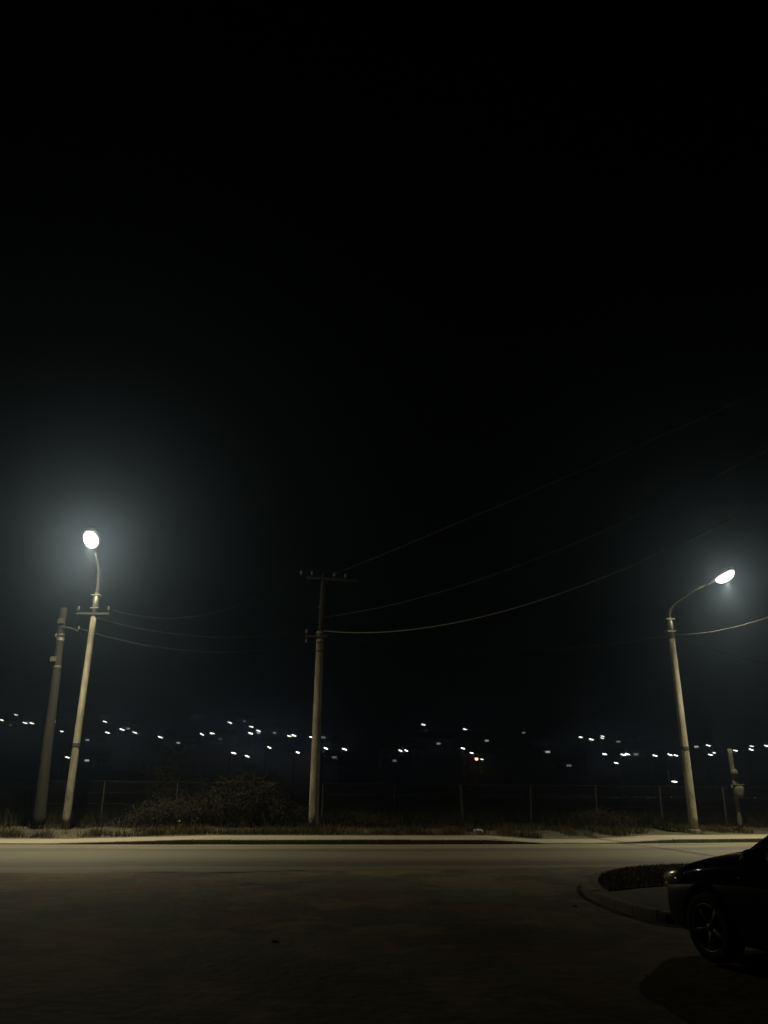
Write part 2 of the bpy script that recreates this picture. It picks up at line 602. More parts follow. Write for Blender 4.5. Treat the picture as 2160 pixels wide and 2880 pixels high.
# turf patch on the corner: road side of the pavement wedge
ti = [p for p in inset(0.30) if p.y > 12.85 and not (p.x > 4 and p.y < 14.5)]
turf_poly = ti + [Vector((3.55, 12.95, 0)), Vector((4.17, 13.38, 0)), Vector((4.6, 13.6, 0)), Vector((8, 14.9, 0)), Vector((19.8, 17.6, 0))]
fill('corner_turf', turf_poly, ISL_Z + 0.02, m_grass_dark)


def inside(x, y, poly):
    c = False
    j = len(poly) - 1
    for i in range(len(poly)):
        a, b_ = poly[i], poly[j]
        if (a.y > y) != (b_.y > y) and x < (b_.x - a.x) * (y - a.y) / (b_.y - a.y) + a.x:
            c = not c
        j = i
    return c


def blades(name, spots, m, hmin, hmax, wd):
    vts, fcs = [], []
    for (x, y, z) in spots:
        hgt = random.uniform(hmin, hmax)
        a = random.uniform(0, 6.283)
        w = wd * random.uniform(0.6, 1.4)
        lx, ly = random.gauss(0, 0.35) * hgt, random.gauss(0, 0.35) * hgt
        i = len(vts)
        ca, sa = math.cos(a) * w, math.sin(a) * w
        vts += [(x - ca, y - sa, z - 0.02), (x + ca, y + sa, z - 0.02), (x + lx * 0.4 + ca * 0.6, y + ly * 0.4 + sa * 0.6, z + hgt * 0.6), (x + lx * 0.4 - ca * 0.6, y + ly * 0.4 - sa * 0.6, z + hgt * 0.6), (x + lx, y + ly, z + hgt)]
        fcs += [(i, i + 1, i + 2, i + 3), (i + 3, i + 2, i + 4)]
    me = bpy.data.meshes.new(name)
    me.from_pydata(vts, [], fcs)
    me.materials.append(m)
    o = bpy.data.objects.new(name, me)
    C.objects.link(o)
    return o


sp = []
while len(sp) < 40000:
    x, y = random.uniform(3.2, 12), random.uniform(12.8, 19)
    if inside(x, y, turf_poly):
        sp.append((x, y, ISL_Z + 0.02))
tag(blades('turf_grass', sp, m_grass_dark, 0.015, 0.06, 0.004), 'dark short grass covering the kerbed corner beside the black car', 'grass', kind='stuff')
sp = []
while len(sp) < 30000:
    x = random.uniform(-18, 18)
    d = 1.72 + abs(random.gauss(0, 1.0)) + 0.12 * N(x * 3, 1)
    y = kerbY(x) + d
    k = N(x * 0.35, y * 0.7, 4) + 0.6 * N(x * 1.6, y * 1.6, 1)
    if d > 6.5 or k < random.uniform(-0.1, 0.25):
        continue
    sp.append((x, y, verge_z(x, y)))
tag(blades('verge_grass', sp, m_grass_dry, 0.03, 0.24, 0.006), 'dry straggling grass along the back of the far pavement', 'grass', kind='stuff')
sp = []
while len(sp) < 14000:
    x = random.uniform(-20, 20)
    y = kerbY(x) + random.uniform(3.2, 8.5)
    if N(x * 0.5, y * 0.5, 9) < random.uniform(-0.3, 0.4):
        continue
    sp.append((x, y, verge_z(x, y)))
tag(blades('tall_weeds', sp, m_leaf, 0.15, 0.6, 0.010), 'tall dark weeds growing along the foot of the wire fence', 'weeds', kind='stuff')

# ------------------------------------------------------------------ poles
def taper_mesh(r0, r1, h, seg=16, wob=0.0):
    bm = bmesh.new()
    n = 14
    pts = [(wob * math.sin(i * 0.9), wob * math.cos(i * 0.7), h * i / n) for i in range(n + 1)]
    tube(bm, pts, [r0 + (r1 - r0) * i / n for i in range(n + 1)], seg)
    return bm


def insulator(bm, p, ax=Vector((0, 0, 1)), s=1.0):
    q = Vector((0, 0, 1)).rotation_difference(ax).to_matrix().to_4x4()
    m = Matrix.Translation(p) @ q @ Matrix.Scale(s, 4)
    prof = [(0.001, 0.15), (0.03, 0.145), (0.045, 0.12), (0.03, 0.10), (0.055, 0.07), (0.035, 0.05), (0.06, 0.02), (0.035, 0.0), (0.012, -0.01), (0.012, -0.09), (0.001, -0.09)]
    lathe(bm, prof, 10, m)


def band(bm, z, r, h=0.05, seg=16, proud=0.012, c=(0, 0)):
    for (a, b_, z0, z1) in ((r + proud, r + proud, z - h / 2, z + h / 2),):
        lathe(bm, [(r * 0.9, z0), (a, z0), (b_, z1), (r * 0.9, z1)], seg, Matrix.Translation((c[0], c[1], 0)))


def lamp_head(root, loc, yaw, tilt, s=1.25, beam=14, glow=1.0):
    """street-lamp head: local +X points out along the arm, lens underneath"""
    mt = Matrix.Translation(loc) @ Matrix.Rotation(yaw, 4, 'Z') @ Matrix.Rotation(-tilt, 4, 'Y') @ Matrix.Scale(s, 4)
    bm = bmesh.new()
    secs = [(-0.06, 0.045, 0.045), (0.04, 0.06, 0.06), (0.14, 0.12, 0.08), (0.32, 0.17, 0.105), (0.55, 0.18, 0.10), (0.72, 0.14, 0.07), (0.80, 0.06, 0.03)]
    rings = []
    for (x, w, h_) in secs:
        ring = []
        for k in range(14):
            a = 2 * math.pi * k / 14
            ring.append(bm.verts.new(mt @ Vector((x, w * math.cos(a), max(-0.035, h_ * math.sin(a))))))
        rings.append(ring)
    for a, b_ in zip(rings, rings[1:]):
        for k in range(14):
            bm.faces.new((a[k], a[(k + 1) % 14], b_[(k + 1) % 14], b_[k]))
    bm.faces.new(rings[0])
    bm.faces.new(rings[-1])
    bmesh.ops.recalc_face_normals(bm, faces=bm.faces)
    hs = link('lamp_housing', bm, m_house_h, root, smooth=True)
    bm = bmesh.new()
    g_ = bmesh.ops.create_uvsphere(bm, u_segments=20, v_segments=12, radius=1.0)
    for v in g_['verts']:
        v.co = mt @ Vector((0.47 + v.co.x * 0.27, v.co.y * 0.15, -0.055 + v.co.z * (0.15 if v.co.z < 0 else 0.02)))
    link('lamp_bowl', bm, m_lens, hs, smooth=True)
    ld = bpy.data.lights.new('bowl_glow', 'POINT')
    ld.energy = GLOW_POWER * glow
    ld.color = LAMP_RGB
    ld.shadow_soft_size = 0.035
    lo = bpy.data.objects.new('bowl_glow', ld)
    C.objects.link(lo)
    lo.parent = root
    lo.location = mt @ Vector((0.49, 0, -0.245))
    # the reflector throws most of the light down and out along the road
    sd = bpy.data.lights.new('reflector_beam', 'SPOT')
    sd.energy = LAMP_POWER
    sd.color = LAMP_RGB
    sd.shadow_soft_size = 0.035
    sd.spot_size = R(150)
    sd.spot_blend = 1.0
    so = bpy.data.objects.new('reflector_beam', sd)
    C.objects.link(so)
    so.parent = root
    so.location = mt @ Vector((0.46, 0, -0.25))
    so.rotation_euler = (R(-beam), 0, R(10))
    so.scale = (1.0, 0.44, 1.0)
    return lo


def street_lamp(base, htop, arm, head, yaw, tilt, r0, r1, label, cross, hs=1.25, glow=1.0):
    root = empty('street_lamp', base)
    tag(root, label, 'street lamp', 'street lamps along the far pavement')
    link('pole', taper_mesh(r0, r1, htop), m_concrete, root, smooth=True)
    bm = bmesh.new()
    tube(bm, arm, [0.06, 0.06, 0.057, 0.055, 0.05] + [0.035] * (len(arm) - 5) if len(arm) > 5 else 0.04, 12)
    link('arm', bm, m_steel_d, root, smooth=True)
    # clamp plates holding the arm foot to the pole head
    for zc in (htop + 0.22, htop + 0.66):
        bm = bmesh.new()
        box(bm, (-0.15, -0.10, zc - 0.02), (0.15, 0.10, zc + 0.02), 0.008)
        link('clamp', bm, m_steel, root)
    bm = bmesh.new()
    lathe(bm, [(0.001, htop + 0.05), (0.10, htop + 0.05), (0.105, htop + 0.5), (0.07, htop + 0.75), (0.001, htop + 0.75)], 14)
    link('arm_socket', bm, m_steel, root, smooth=True)
    bm = bmesh.new()
    lathe(bm, [(r1 * 0.8, htop - 0.02), (r1 + 0.02, htop - 0.02), (r1 + 0.02, htop + 0.05), (0.001, htop + 0.06)], 14)
    link('pole_cap', bm, m_steel_d, root)
    if cross:
        bm = bmesh.new()
        box(bm, (-0.55, -0.14, htop - 0.02), (0.55, -0.08, htop + 0.05), 0.006)
        link('crossbar', bm, m_steel_d, root)
        for xx in (-0.5, 0.5):
            bm = bmesh.new()
            insulator(bm, Vector((xx, -0.11, htop + 0.12)))
            link('insulator', bm, m_porc, root, smooth=True)
    bm = bmesh.new()
    band(bm, 2.6, r0 + (r1 - r0) * 2.6 / htop, 0.10)
    link('band', bm, m_steel_d, root)
    bm = bmesh.new()
    lathe(bm, [(0.001, -0.12), (r0 * 1.5, -0.12), (r0 * 1.4, 0.03), (r0 * 0.9, 0.05)], 14)
    link('footing', bm, m_concrete_d, root)
    lamp_head(root, head, yaw, tilt, hs, 8, glow)
    return root


LP = Vector((-9.70, 25.5, 0.10))
RP = Vector((10.28, 27.26, 0.24))
CP = Vector((-2.22, 27.05, 0.22))
WP = Vector((-10.50, 25.4, 0.08))
htL, htR = 6.78, 6.36
armL = [(0, 0, htL + 0.5), (0, 0, htL + 0.85), (0.0, -0.03, htL + 1.10), (0.02, -0.13, htL + 1.35), (0.05, -0.30, htL + 1.55), (0.12, -0.80, htL + 1.78), (0.20, -1.28, htL + 1.94)]
street_lamp(LP, htL, armL, (0.20, -1.24, htL + 1.92), R(-81), R(18), 0.125, 0.095,
            'brightest lit street lamp on pale concrete pole, its arm reaching towards the camera', True, 1.5, 1.9)
armR = [(0, 0, htR + 0.5), (0, 0, htR + 0.80), (0.03, -0.03, htR + 0.98), (0.10, -0.12, htR + 1.12), (0.22, -0.25, htR + 1.24), (0.65, -0.75, htR + 1.52), (1.08, -1.28, htR + 1.70)]
street_lamp(RP, htR, armR, (1.05, -1.24, htR + 1.69), R(-51), R(20), 0.150, 0.105,
            'lit street lamp on a pale pole whose long arm leans right over the road', False, 1.3, 0.75)

# ---- tall pole with crossarm in the middle
cp = empty('utility_pole', CP)
tag(cp, 'tall unlit utility pole with crossarm standing alone right of the bramble mound', 'utility pole', 'utility poles')
link('pole', taper_mesh(0.165, 0.125, 6.45), m_concrete, cp, smooth=True)
bm = bmesh.new()
tube(bm, [(0.02, 0.04, 5.6), (0.03, 0.04, 7.0), (0.05, 0.04, 8.55)], [0.11, 0.105, 0.085], 14)
link('pole_extension', bm, m_wood, cp, smooth=True)
bm = bmesh.new()
box(bm, (-0.85, -0.16, 8.28), (1.0, -0.07, 8.38), 0.01, Matrix.Rotation(R(2.0), 4, 'Y') @ Matrix.Rotation(R(6), 4, 'Z'))
ca = link('crossarm', bm, m_wood, cp)
for xx in (-0.75, -0.35, 0.45, 0.85):
    bm = bmesh.new()
    insulator(bm, Vector((xx, -0.12 + xx * 0.1, 8.46 - xx * 0.035)))
    link('insulator', bm, m_porc, ca, smooth=True)
for zc in (5.75, 6.05, 6.35, 7.3):
    bm = bmesh.new()
    band(bm, zc, 0.14 if zc < 6.4 else 0.11, 0.05)
    link('band', bm, m_steel_d, cp)
bm = bmesh.new()
box(bm, (-0.5, -0.19, 6.22), (0.25, -0.14, 6.28), 0.006)
sb = link('side_bracket', bm, m_steel_d, cp)
bm = bmesh.new()
insulator(bm, Vector((-0.46, -0.165, 6.36)))
link('insulator', bm, m_porc, sb, smooth=True)
bm = bmesh.new()
insulator(bm, Vector((-0.46, -0.165, 6.14)), Vector((0, 0, -1)), 0.8)
link('insulator', bm, m_porc, sb, smooth=True)
bm = bmesh.new()
for a in range(9):
    an = a * 0.7
    tube(bm, [(0.15 * math.cos(an), 0.15 * math.sin(an), -0.1), (0.19 * math.cos(an), 0.19 * math.sin(an), 0.03)], [0.05, 0.02], 6)
link('footing', bm, m_concrete_d, cp)

# ---- stout dark pole at the far left
wp = empty('utility_pole', WP)
wp.rotation_euler = (0, R(-1.6), 0)
tag(wp, 'stout dark timber pole with pale plate and bands, leftmost pole', 'utility pole', 'utility poles')
link('pole', taper_mesh(0.185, 0.105, 7.0, wob=0.006), m_wood, wp, smooth=True)
for zc, hh in ((5.05, 0.05), (5.95, 0.10), (6.1, 0.04)):
    bm = bmesh.new()
    band(bm, zc, 0.185 - 0.08 * zc / 7.0, hh)
    link('band', bm, m_steel, wp)
bm = bmesh.new()
box(bm, (-0.17, -0.20, 5.20), (0.02, -0.165, 5.36), 0.006)
link('plate', bm, m_porc, wp)
bm = bmesh.new()
tube(bm, [(0, -0.12, 6.35), (0.35, -0.14, 6.30), (0.62, -0.14, 6.18)], 0.018, 8)
br = link('bracket', bm, m_steel_d, wp)
for q in ((0.62, -0.14, 6.22), (-0.10, -0.16, 5.98)):
    bm = bmesh.new()
    insulator(bm, Vector(q), s=0.9)
    link('insulator', bm, m_porc, br, smooth=True)
bm = bmesh.new()
box(bm, (-0.11, -0.16, 6.45), (0.11, -0.10, 6.62), 0.01)
link('junction_box', bm, m_steel_d, wp)

# ---- near-side pole just outside the frame that carries the rising wires
NP = Vector((13.5, 9.0, 0.0))
np_ = copy_tree(cp)
np_.location = NP
np_.rotation_euler = (0, 0, R(60))
np_.scale = (1, 1, 1.28)
np_['label'] = 'tall utility pole standing behind the black car on the near side'

# ---- short post with a rounded box
PP = Vector((12.21, 28.19, 0.25))
pp = empty('meter_post', PP)
tag(pp, 'thin grey post with a small rounded box halfway up, right of right lamp', 'post')
link('post', taper_mesh(0.075, 0.085, 2.62, 12, 0.008), m_post, pp, smooth=True)
bm = bmesh.new()
secs = [(1.00, 0.06), (1.02, 0.13), (1.12, 0.17), (1.30, 0.195), (1.42, 0.20)]
rings = []
for z, w in secs:
    rings.append([bm.verts.new((0.03 + w * (abs(math.cos(a)) ** 0.6) * (1 if math.cos(a) > 0 else -1), -0.15 + 0.75 * w * (abs(math.sin(a)) ** 0.6) * (1 if math.sin(a) > 0 else -1), z)) for a in [2 * math.pi * (k + 0.5) / 16 for k in range(16)]])
for a, b_ in zip(rings, rings[1:]):
    for k in range(16):
        bm.faces.new((a[k], a[(k + 1) % 16], b_[(k + 1) % 16], b_[k]))
bm.faces.new(list(reversed(rings[0])))
bm.faces.new(rings[-1])
bx_ = link('rounded_box', bm, m_post, pp, smooth=True)
bm = bmesh.new()
box(bm, (-0.17, -0.31, 1.425), (0.23, 0.01, 1.45), 0.008)
link('lid', bm, m_post, bx_)
bm = bmesh.new()
lathe(bm, [(0.001, 1.74), (0.07, 1.74), (0.125, 1.80), (0.11, 1.90), (0.06, 1.94), (0.001, 1.945)], 14, Matrix.Translation((0.03, -0.06, 0)))
link('collar', bm, m_post, pp, smooth=True)
bm = bmesh.new()
tube(bm, [(0.08, -0.07, 1.45), (0.09, -0.08, 1.6), (0.05, -0.08, 1.76)], 0.015, 8)
link('conduit', bm, m_cable, pp)


# ------------------------------------------------------------------ overhead wires
def wire(a, b_, sag, label, r=0.011, n=40, m=None):
    a, b_ = Vector(a), Vector(b_)
    bm = bmesh.new()
    tube(bm, [a.lerp(b_, k / n) - a - Vector((0, 0, sag * 4 * (k / n) * (1 - k / n))) for k in range(n + 1)], r, 6)
    o = link('overhead_wire', bm, m or m_cable, smooth=True)
    o.location = a
    tag(o, label, 'wire', 'overhead wires')


wire(CP + Vector((0.15, -0.15, 6.45)), NP + Vector((0, 0, 10.75)), 2.2, 'lowest and brightest of three wires rising right from the middle pole', 0.020, 60, m_wirebare)
wire(CP + Vector((0.15, -0.12, 6.95)), NP + Vector((0, 0, 10.95)), 1.4, 'middle of the three wires rising right from the middle pole', 0.012, 60)
wire(CP + Vector((0.45, -0.10, 8.52)), NP + Vector((0, 0.1, 10.6)), 0.12, 'topmost faint wire rising right from the crossarm of the middle pole', 0.011, 60)
wire(LP + Vector((0.12, -0.1, htL - 0.12)), CP + Vector((-0.46, -0.165, 6.45)), 0.42, 'sagging wire from below left lamp pole top to the middle pole', 0.007)
wire(LP + Vector((0.5, -0.11, htL + 0.2)), CP + Vector((-0.75, -0.2, 8.60)), 0.9, 'faint wire from insulator of left lamp crossbar to the middle crossarm', 0.007)
wire(WP + Vector((0.45, -0.14, 6.30)), CP + Vector((-0.12, -0.16, 6.05)), 0.55, 'lower faint wire between stout left pole and the middle pole', 0.007)
wire(RP + Vector((-0.12, -0.05, htR + 0.06)), CP + Vector((0.15, -0.1, 6.35)), 0.55, 'wire running left from right lamp pole to the middle pole', 0.007)
wire(RP + Vector((0.12, -0.05, htR + 0.10)), NP + Vector((0.1, 0.2, 10.2)), 1.7, 'bright wire rising right from the right lamp pole', 0.010, 40, m_wirebare)
wire(RP + Vector((0.12, -0.03, htR + 0.04)), Vector((24.0, 33.0, 6.4)), 0.75, 'faint wire dropping right from the right lamp pole', 0.009)
fp = copy_tree(cp)
fp.location = (24.0, 33.0, 0.25)
fp.scale = (1, 1, 0.95)
fp['label'] = 'utility pole farther along the road beyond the box post'

# ------------------------------------------------------------------ wire fence
fence = empty('wire_fence', (0, 0, 0))
tag(fence, 'low wire mesh fence on thin posts running behind the far pavement', 'fence')


def fY(x):
    return 28.45 + 0.13 * x if x > -6 else 28.45 + 0.13 * -6 + 0.06 * (x + 6)


FX = [0.41 + 2.43 * k for k in range(-7, 8)]
bm = bmesh.new()
tube(bm, [(0, 0, -0.1), (0, 0, 1.42)], 0.032, 8)
post_me = link('post', bm, m_fpost, fence)
first = True
for i, x in enumerate(FX):
    o = post_me if first else post_me.copy()
    if not first:
        C.objects.link(o)
    first = False
    o.location = (x, fY(x), verge_z(x, fY(x)) if False else 0.22)
    o.rotation_euler = (random.gauss(0, 0.012), random.gauss(0, 0.012), random.random())
    k = 1.5 if i == 8 else random.uniform(0.85, 1.1)
    o.scale = (k, k, 1)
for zc, rr in ((1.62, 0.013), (1.27, 0.006), (0.92, 0.006), (0.50, 0.006)):
    bm = bmesh.new()
    pts = []
    for x0, x1 in zip(FX, FX[1:]):
        for k in range(6):
            t = k / 6
            x = x0 + (x1 - x0) * t
            pts.append((x, fY(x) - 0.035, zc - 0.05 * t * (1 - t)))
    tube(bm, pts, rr, 5)
    link('rail', bm, m_rust, fence)
# diamond mesh, one panel per bay
bm = bmesh.new()
Wd, Hd, st = 2.42, 1.32, 0.09
for sgn in (1, -1):
    c0 = -Hd
    while c0 < Wd:
        # line x = c0 + z (sgn 1) or mirrored
        z0 = max(0, -c0)
        z1 = min(Hd, Wd - c0)
        if z1 - z0 > 0.02:
            xa, xb = c0 + z0, c0 + z1
            if sgn < 0:
                xa, xb = Wd - xa, Wd - xb
            tube(bm, [(xa, 0.004 * sgn, z0), (xb, 0.004 * sgn, z1)], 0.0022, 3, False)
        c0 += st
mesh_o = link('mesh_panel', bm, m_rust, fence)
mesh_o['kind'] = 'stuff'
first = True
for x0, x1 in zip(FX, FX[1:]):
    o = mesh_o if first else mesh_o.copy()
    if not first:
        C.objects.link(o)
    first = False
    o.location = (x0, fY(x0) - 0.045, 0.28)
    o.rotation_euler = (0, 0, math.atan2(fY(x1) - fY(x0), x1 - x0))


# ------------------------------------------------------------------ bramble and shrubs
def shrub(name, label, c, prof, depth, n_stem, n_leaf, leaf, hscale=1.0, m1=m_twig, m2=m_leaf):
    """prof: list of (x offset, height) outline of the mound seen from the road"""
    root = empty(name, c)
    tag(root, label, 'shrub', 'shrubs behind the far pavement')
    bm = bmesh.new()
    x0, x1 = prof[0][0], prof[-1][0]
    ends = []
    for i in range(n_stem):
        x = random.uniform(x0 * 0.85, x1 * 0.85)
        hgt = interp(x, prof) * random.uniform(0.55, 1.12) * hscale
        y = random.uniform(-depth, depth) * 0.6
        bx0 = x * random.uniform(0.75, 1.0)
        dx, dy = random.gauss(0, 0.35), random.gauss(0, 0.3)
        p = [Vector((bx0, y, -0.1))]
        for k in range(1, 6):
            t = k / 5
            p.append(Vector((bx0 + (x - bx0 + dx) * t + random.gauss(0, 0.04), y + dy * t + random.gauss(0, 0.04), hgt * (1 - (1 - t) ** 1.7) - 0.12 * hgt * t * t * abs(dx))))
        tube(bm, p, [0.012, 0.010, 0.008, 0.006, 0.004, 0.002], 4, False)
        for k in range(2, 6):
            for _ in range(2):
                e = p[k] + Vector((random.gauss(0, 0.22), random.gauss(0, 0.22), random.gauss(0.04, 0.14)))
                tube(bm, [p[k], p[k].lerp(e, 0.5) + Vector((0, 0, 0.03)), e], [0.005, 0.004, 0.002], 3, False)
                ends.append(e)
            ends.append(p[k])
    link('stems', bm, m1, root)
    vts, fcs = [], []
    for i in range(n_leaf):
        e = random.choice(ends) + Vector((random.gauss(0, 0.10), random.gauss(0, 0.10), random.gauss(0, 0.08)))
        if e.z < 0:
            continue
        s_ = leaf * random.uniform(0.5, 1.4)
        a = Vector((random.gauss(0, 1), random.gauss(0, 1), random.gauss(0, 1))).normalized()
        b2 = a.cross(Vector((random.gauss(0, 1), random.gauss(0, 1), random.gauss(0, 1)))).normalized()
        k = len(vts)
        vts += [e - a * s_, e + b2 * s_ * 0.45, e + a * s_, e - b2 * s_ * 0.45]
        fcs.append((k, k + 1, k + 2, k + 3))
    me = bpy.data.meshes.new('crown')
    me.from_pydata([tuple(v) for v in vts], [], fcs)
    me.materials.append(m2)
    o = bpy.data.objects.new('crown', me)
    C.objects.link(o)
    o.parent = root
    return root


shrub('bramble_mound', 'big dark bramble mound left of the middle pole, in front of fence', (-4.75, 27.0, 0.2),
      [(-1.9, 0.2), (-1.4, 0.75), (-0.7, 1.15), (0.0, 1.55), (0.5, 1.60), (1.0, 1.35), (1.6, 0.85), (2.15, 0.3)], 0.8, 190, 9000, 0.035)
shrub('bramble_mound', 'low bramble spreading left of the big bramble mound', (-7.3, 26.6, 0.2),
      [(-1.1, 0.1), (-0.5, 0.45), (0.2, 0.7), (0.9, 0.95), (1.4, 0.8)], 0.6, 90, 3500, 0.035)
shrub('tall_shrub', 'thin tall shrub rising above the fence left of the bramble', (-7.6, 29.4, 0.2),
      [(-0.8, 1.3), (-0.3, 2.2), (0.1, 2.5), (0.5, 1.9), (0.9, 1.0)], 0.4, 26, 1300, 0.05)
shrub('dry_bush', 'small dry bush at the foot of the middle pole, right side', (-0.6, 27.4, 0.2),
      [(-0.9, 0.3), (-0.2, 0.5), (0.5, 0.35), (1.0, 0.15)], 0.4, 40, 900, 0.03)
shrub('dry_bush', 'low dry bush between the fence and the right lamp pole', (7.6, 28.4, 0.2),
      [(-1.1, 0.3), (-0.2, 0.6), (0.5, 0.45), (1.2, 0.25)], 0.4, 40, 900, 0.03)


# litter and stones
def crumple(name, loc, size, m, label, cat, seed, flat=0.5):
    random.seed(seed)
    bm = bmesh.new()
    bmesh.ops.create_icosphere(bm, subdivisions=2, radius=1.0)
    for v in bm.verts:
        k = 1 + 0.45 * N(v.co.x * 1.7 + seed, v.co.y * 1.7, v.co.z * 1.7) + random.uniform(-0.08, 0.08)
        v.co = Vector((v.co.x * size[0] * k, v.co.y * size[1] * k, max(-0.3, v.co.z * flat * k) * size[2] + 0.25 * size[2]))
    o = link(name, bm, m)
    o.location = loc
    tag(o, label, cat)
    return o


crumple('litter', (3.05, 26.3, 0.22), (0.17, 0.07, 0.10), m_paper, 'crumpled white scrap of litter in grass behind the far pavement', 'litter', 3)
crumple('litter', (-6.35, 26.0, 0.45), (0.045, 0.03, 0.045), m_paper, 'small pale scrap of litter caught low in the bramble', 'litter', 5)
for i, (x, y, sx, lb) in enumerate(((-1.13, 9.35, 0.04, 'dark stone lying alone on open ground below the middle pole'),
                                    (2.75, 12.1, 0.035, 'small dark stone lying on rough ground left of the corner kerb'))):
    crumple('stone', (x, y, -0.01), (sx, sx * 0.6, sx * 0.7), m_stone, lb, 'stone', 11 + i)
random.seed(99)
# ------------------------------------------------------------------ parked black car (front-left corner in view)
PSI = R(70)
CAR = Vector((4.02, 8.70, 0.0))
car = empty('parked_car', CAR, math.pi - PSI)
tag(car, 'black parked car pointing at the road beside the kerbed corner', 'car')


def csec(x, zb, zs, zt, w):
    zm = zb + (zs - zb) * 0.55
    return [(0, zb), (w * 0.86, zb), (w * 0.955, zb + 0.06), (w * 0.995, zm - 0.08), (w, zm + 0.08), (w * 0.985, zs - 0.07), (w * 0.93, zs), (w * 0.72, zs + (zt - zs) * 0.62), (w * 0.36, zt - 0.012), (0, zt)]


ST = [(0.90, 0.30, 0.50, 0.56, 0.46), (0.86, 0.23, 0.60, 0.665, 0.60), (0.76, 0.19, 0.695, 0.755, 0.735), (0.60, 0.18, 0.765, 0.835, 0.81), (0.35, 0.17, 0.83, 0.92, 0.855), (0.0, 0.17, 0.885, 1.00, 0.875), (-0.30, 0.17, 0.92, 1.05, 0.88), (-0.55, 0.17, 0.94, 1.07, 0.88), (-0.8, 0.17, 0.945, 1.03, 0.88),
      (-1.4, 0.17, 0.95, 0.99, 0.885), (-2.1, 0.17, 0.96, 1.00, 0.885), (-2.6, 0.18, 0.965, 1.02, 0.88), (-3.0, 0.20, 0.965, 1.04, 0.86), (-3.25, 0.24, 0.93, 1.02, 0.80), (-3.40, 0.32, 0.82, 0.90, 0.70), (-3.45, 0.40, 0.66, 0.72, 0.58)]
bm = bmesh.new()
rows = []
for (x, zb, zs, zt, w) in ST:
    h2 = csec(x, zb, zs, zt, w)
    full = h2 + [(-a, b_) for a, b_ in reversed(h2[1:-1])]
    rows.append([bm.verts.new((x, a, b_)) for a, b_ in full])
nn = len(rows[0])
for a, b_ in zip(rows, rows[1:]):
    for k in range(nn):
        bm.faces.new((a[k], a[(k + 1) % nn], b_[(k + 1) % nn], b_[k]))
bm.faces.new(rows[0])
bm.faces.new(rows[-1])
bmesh.ops.recalc_face_normals(bm, faces=bm.faces)
body = link('body', bm, m_paint, car, smooth=True)
ss = body.modifiers.new('s', 'SUBSURF')
ss.levels = ss.render_levels = 3
cutters = []
for wx in (0.0, -2.62):
    bm = bmesh.new()
    lathe(bm, [(0.001, -1.2), (0.37, -1.2), (0.37, 1.2), (0.001, 1.2)], 40, Matrix.Translation((wx, 0, 0.33)) @ Matrix.Rotation(R(90), 4, 'X'))
    bmesh.ops.remove_doubles(bm, verts=bm.verts, dist=0.01)
    bmesh.ops.recalc_face_normals(bm, faces=bm.faces)
    cu = link('cutter', bm, None, car)
    cutters.append(cu)
    bo = body.modifiers.new('b', 'BOOLEAN')
    bo.object = cu
    bo.operation = 'DIFFERENCE'
    bo.solver = 'EXACT'
bpy.context.view_layer.update()
dg = bpy.context.evaluated_depsgraph_get()
me2 = bpy.data.meshes.new_from_object(body.evaluated_get(dg))
body.modifiers.clear()
body.data = me2
for p in me2.polygons:
    p.use_smooth = True
for cu in cutters:
    bpy.data.objects.remove(cu)
# dark inner box that closes the arches
bm = bmesh.new()
box(bm, (-3.2, -0.60, 0.22), (0.55, 0.60, 0.72), 0.02)
link('inner_arch', bm, m_plastic, car)

# greenhouse: glass shell, roof, pillars
GH = [(-0.46, 1.02, 0.70), (-0.80, 1.21, 0.665), (-1.20, 1.41, 0.60), (-1.45, 1.455, 0.575), (-2.0, 1.46, 0.575), (-2.45, 1.41, 0.58), (-2.85, 1.20, 0.63), (-3.12, 1.02, 0.67)]
bm = bmesh.new()
rows = []
for (x, zt, w) in GH:
    zb = 0.90
    wb = 0.80
    r_ = [(wb, zb), (wb - (wb - w) * 0.55, zb + (zt - zb) * 0.62), (w, zt - 0.035 * min(1, (zt - zb) * 3)), (w * 0.8, zt - 0.008), (w * 0.4, zt), (0, zt + 0.004)]
    full = r_ + [(-a, b_) for a, b_ in reversed(r_[:-1])]
    rows.append([bm.verts.new((x, a, b_)) for a, b_ in full])
for a, b_ in zip(rows, rows[1:]):
    for k in range(len(a) - 1):
        bm.faces.new((a[k], a[k + 1], b_[k + 1], b_[k]))
bm.faces.new(rows[0])
bm.faces.new(rows[-1])
bmesh.ops.recalc_face_normals(bm, faces=bm.faces)
link('glass', bm, m_glass, car, smooth=True)
bm = bmesh.new()
rows = []
for (x, zt, w) in [(-1.13, 1.385, 0.615), (-1.20, 1.408, 0.605), (-1.45, 1.463, 0.582), (-2.0, 1.468, 0.582), (-2.45, 1.418, 0.587), (-2.52, 1.388, 0.592)]:
    r_ = [(w + 0.012, zt - 0.05), (w + 0.006, zt - 0.025), (w * 0.8, zt + 0.002), (w * 0.4, zt + 0.010), (0, zt + 0.013)]
    full = r_ + [(-a, b_) for a, b_ in reversed(r_[:-1])]
    rows.append([bm.verts.new((x, a, b_)) for a, b_ in full])
for a, b_ in zip(rows, rows[1:]):
    for k in range(len(a) - 1):
        bm.faces.new((a[k], a[k + 1], b_[k + 1], b_[k]))
link('roof', bm, m_paint, car, smooth=True)
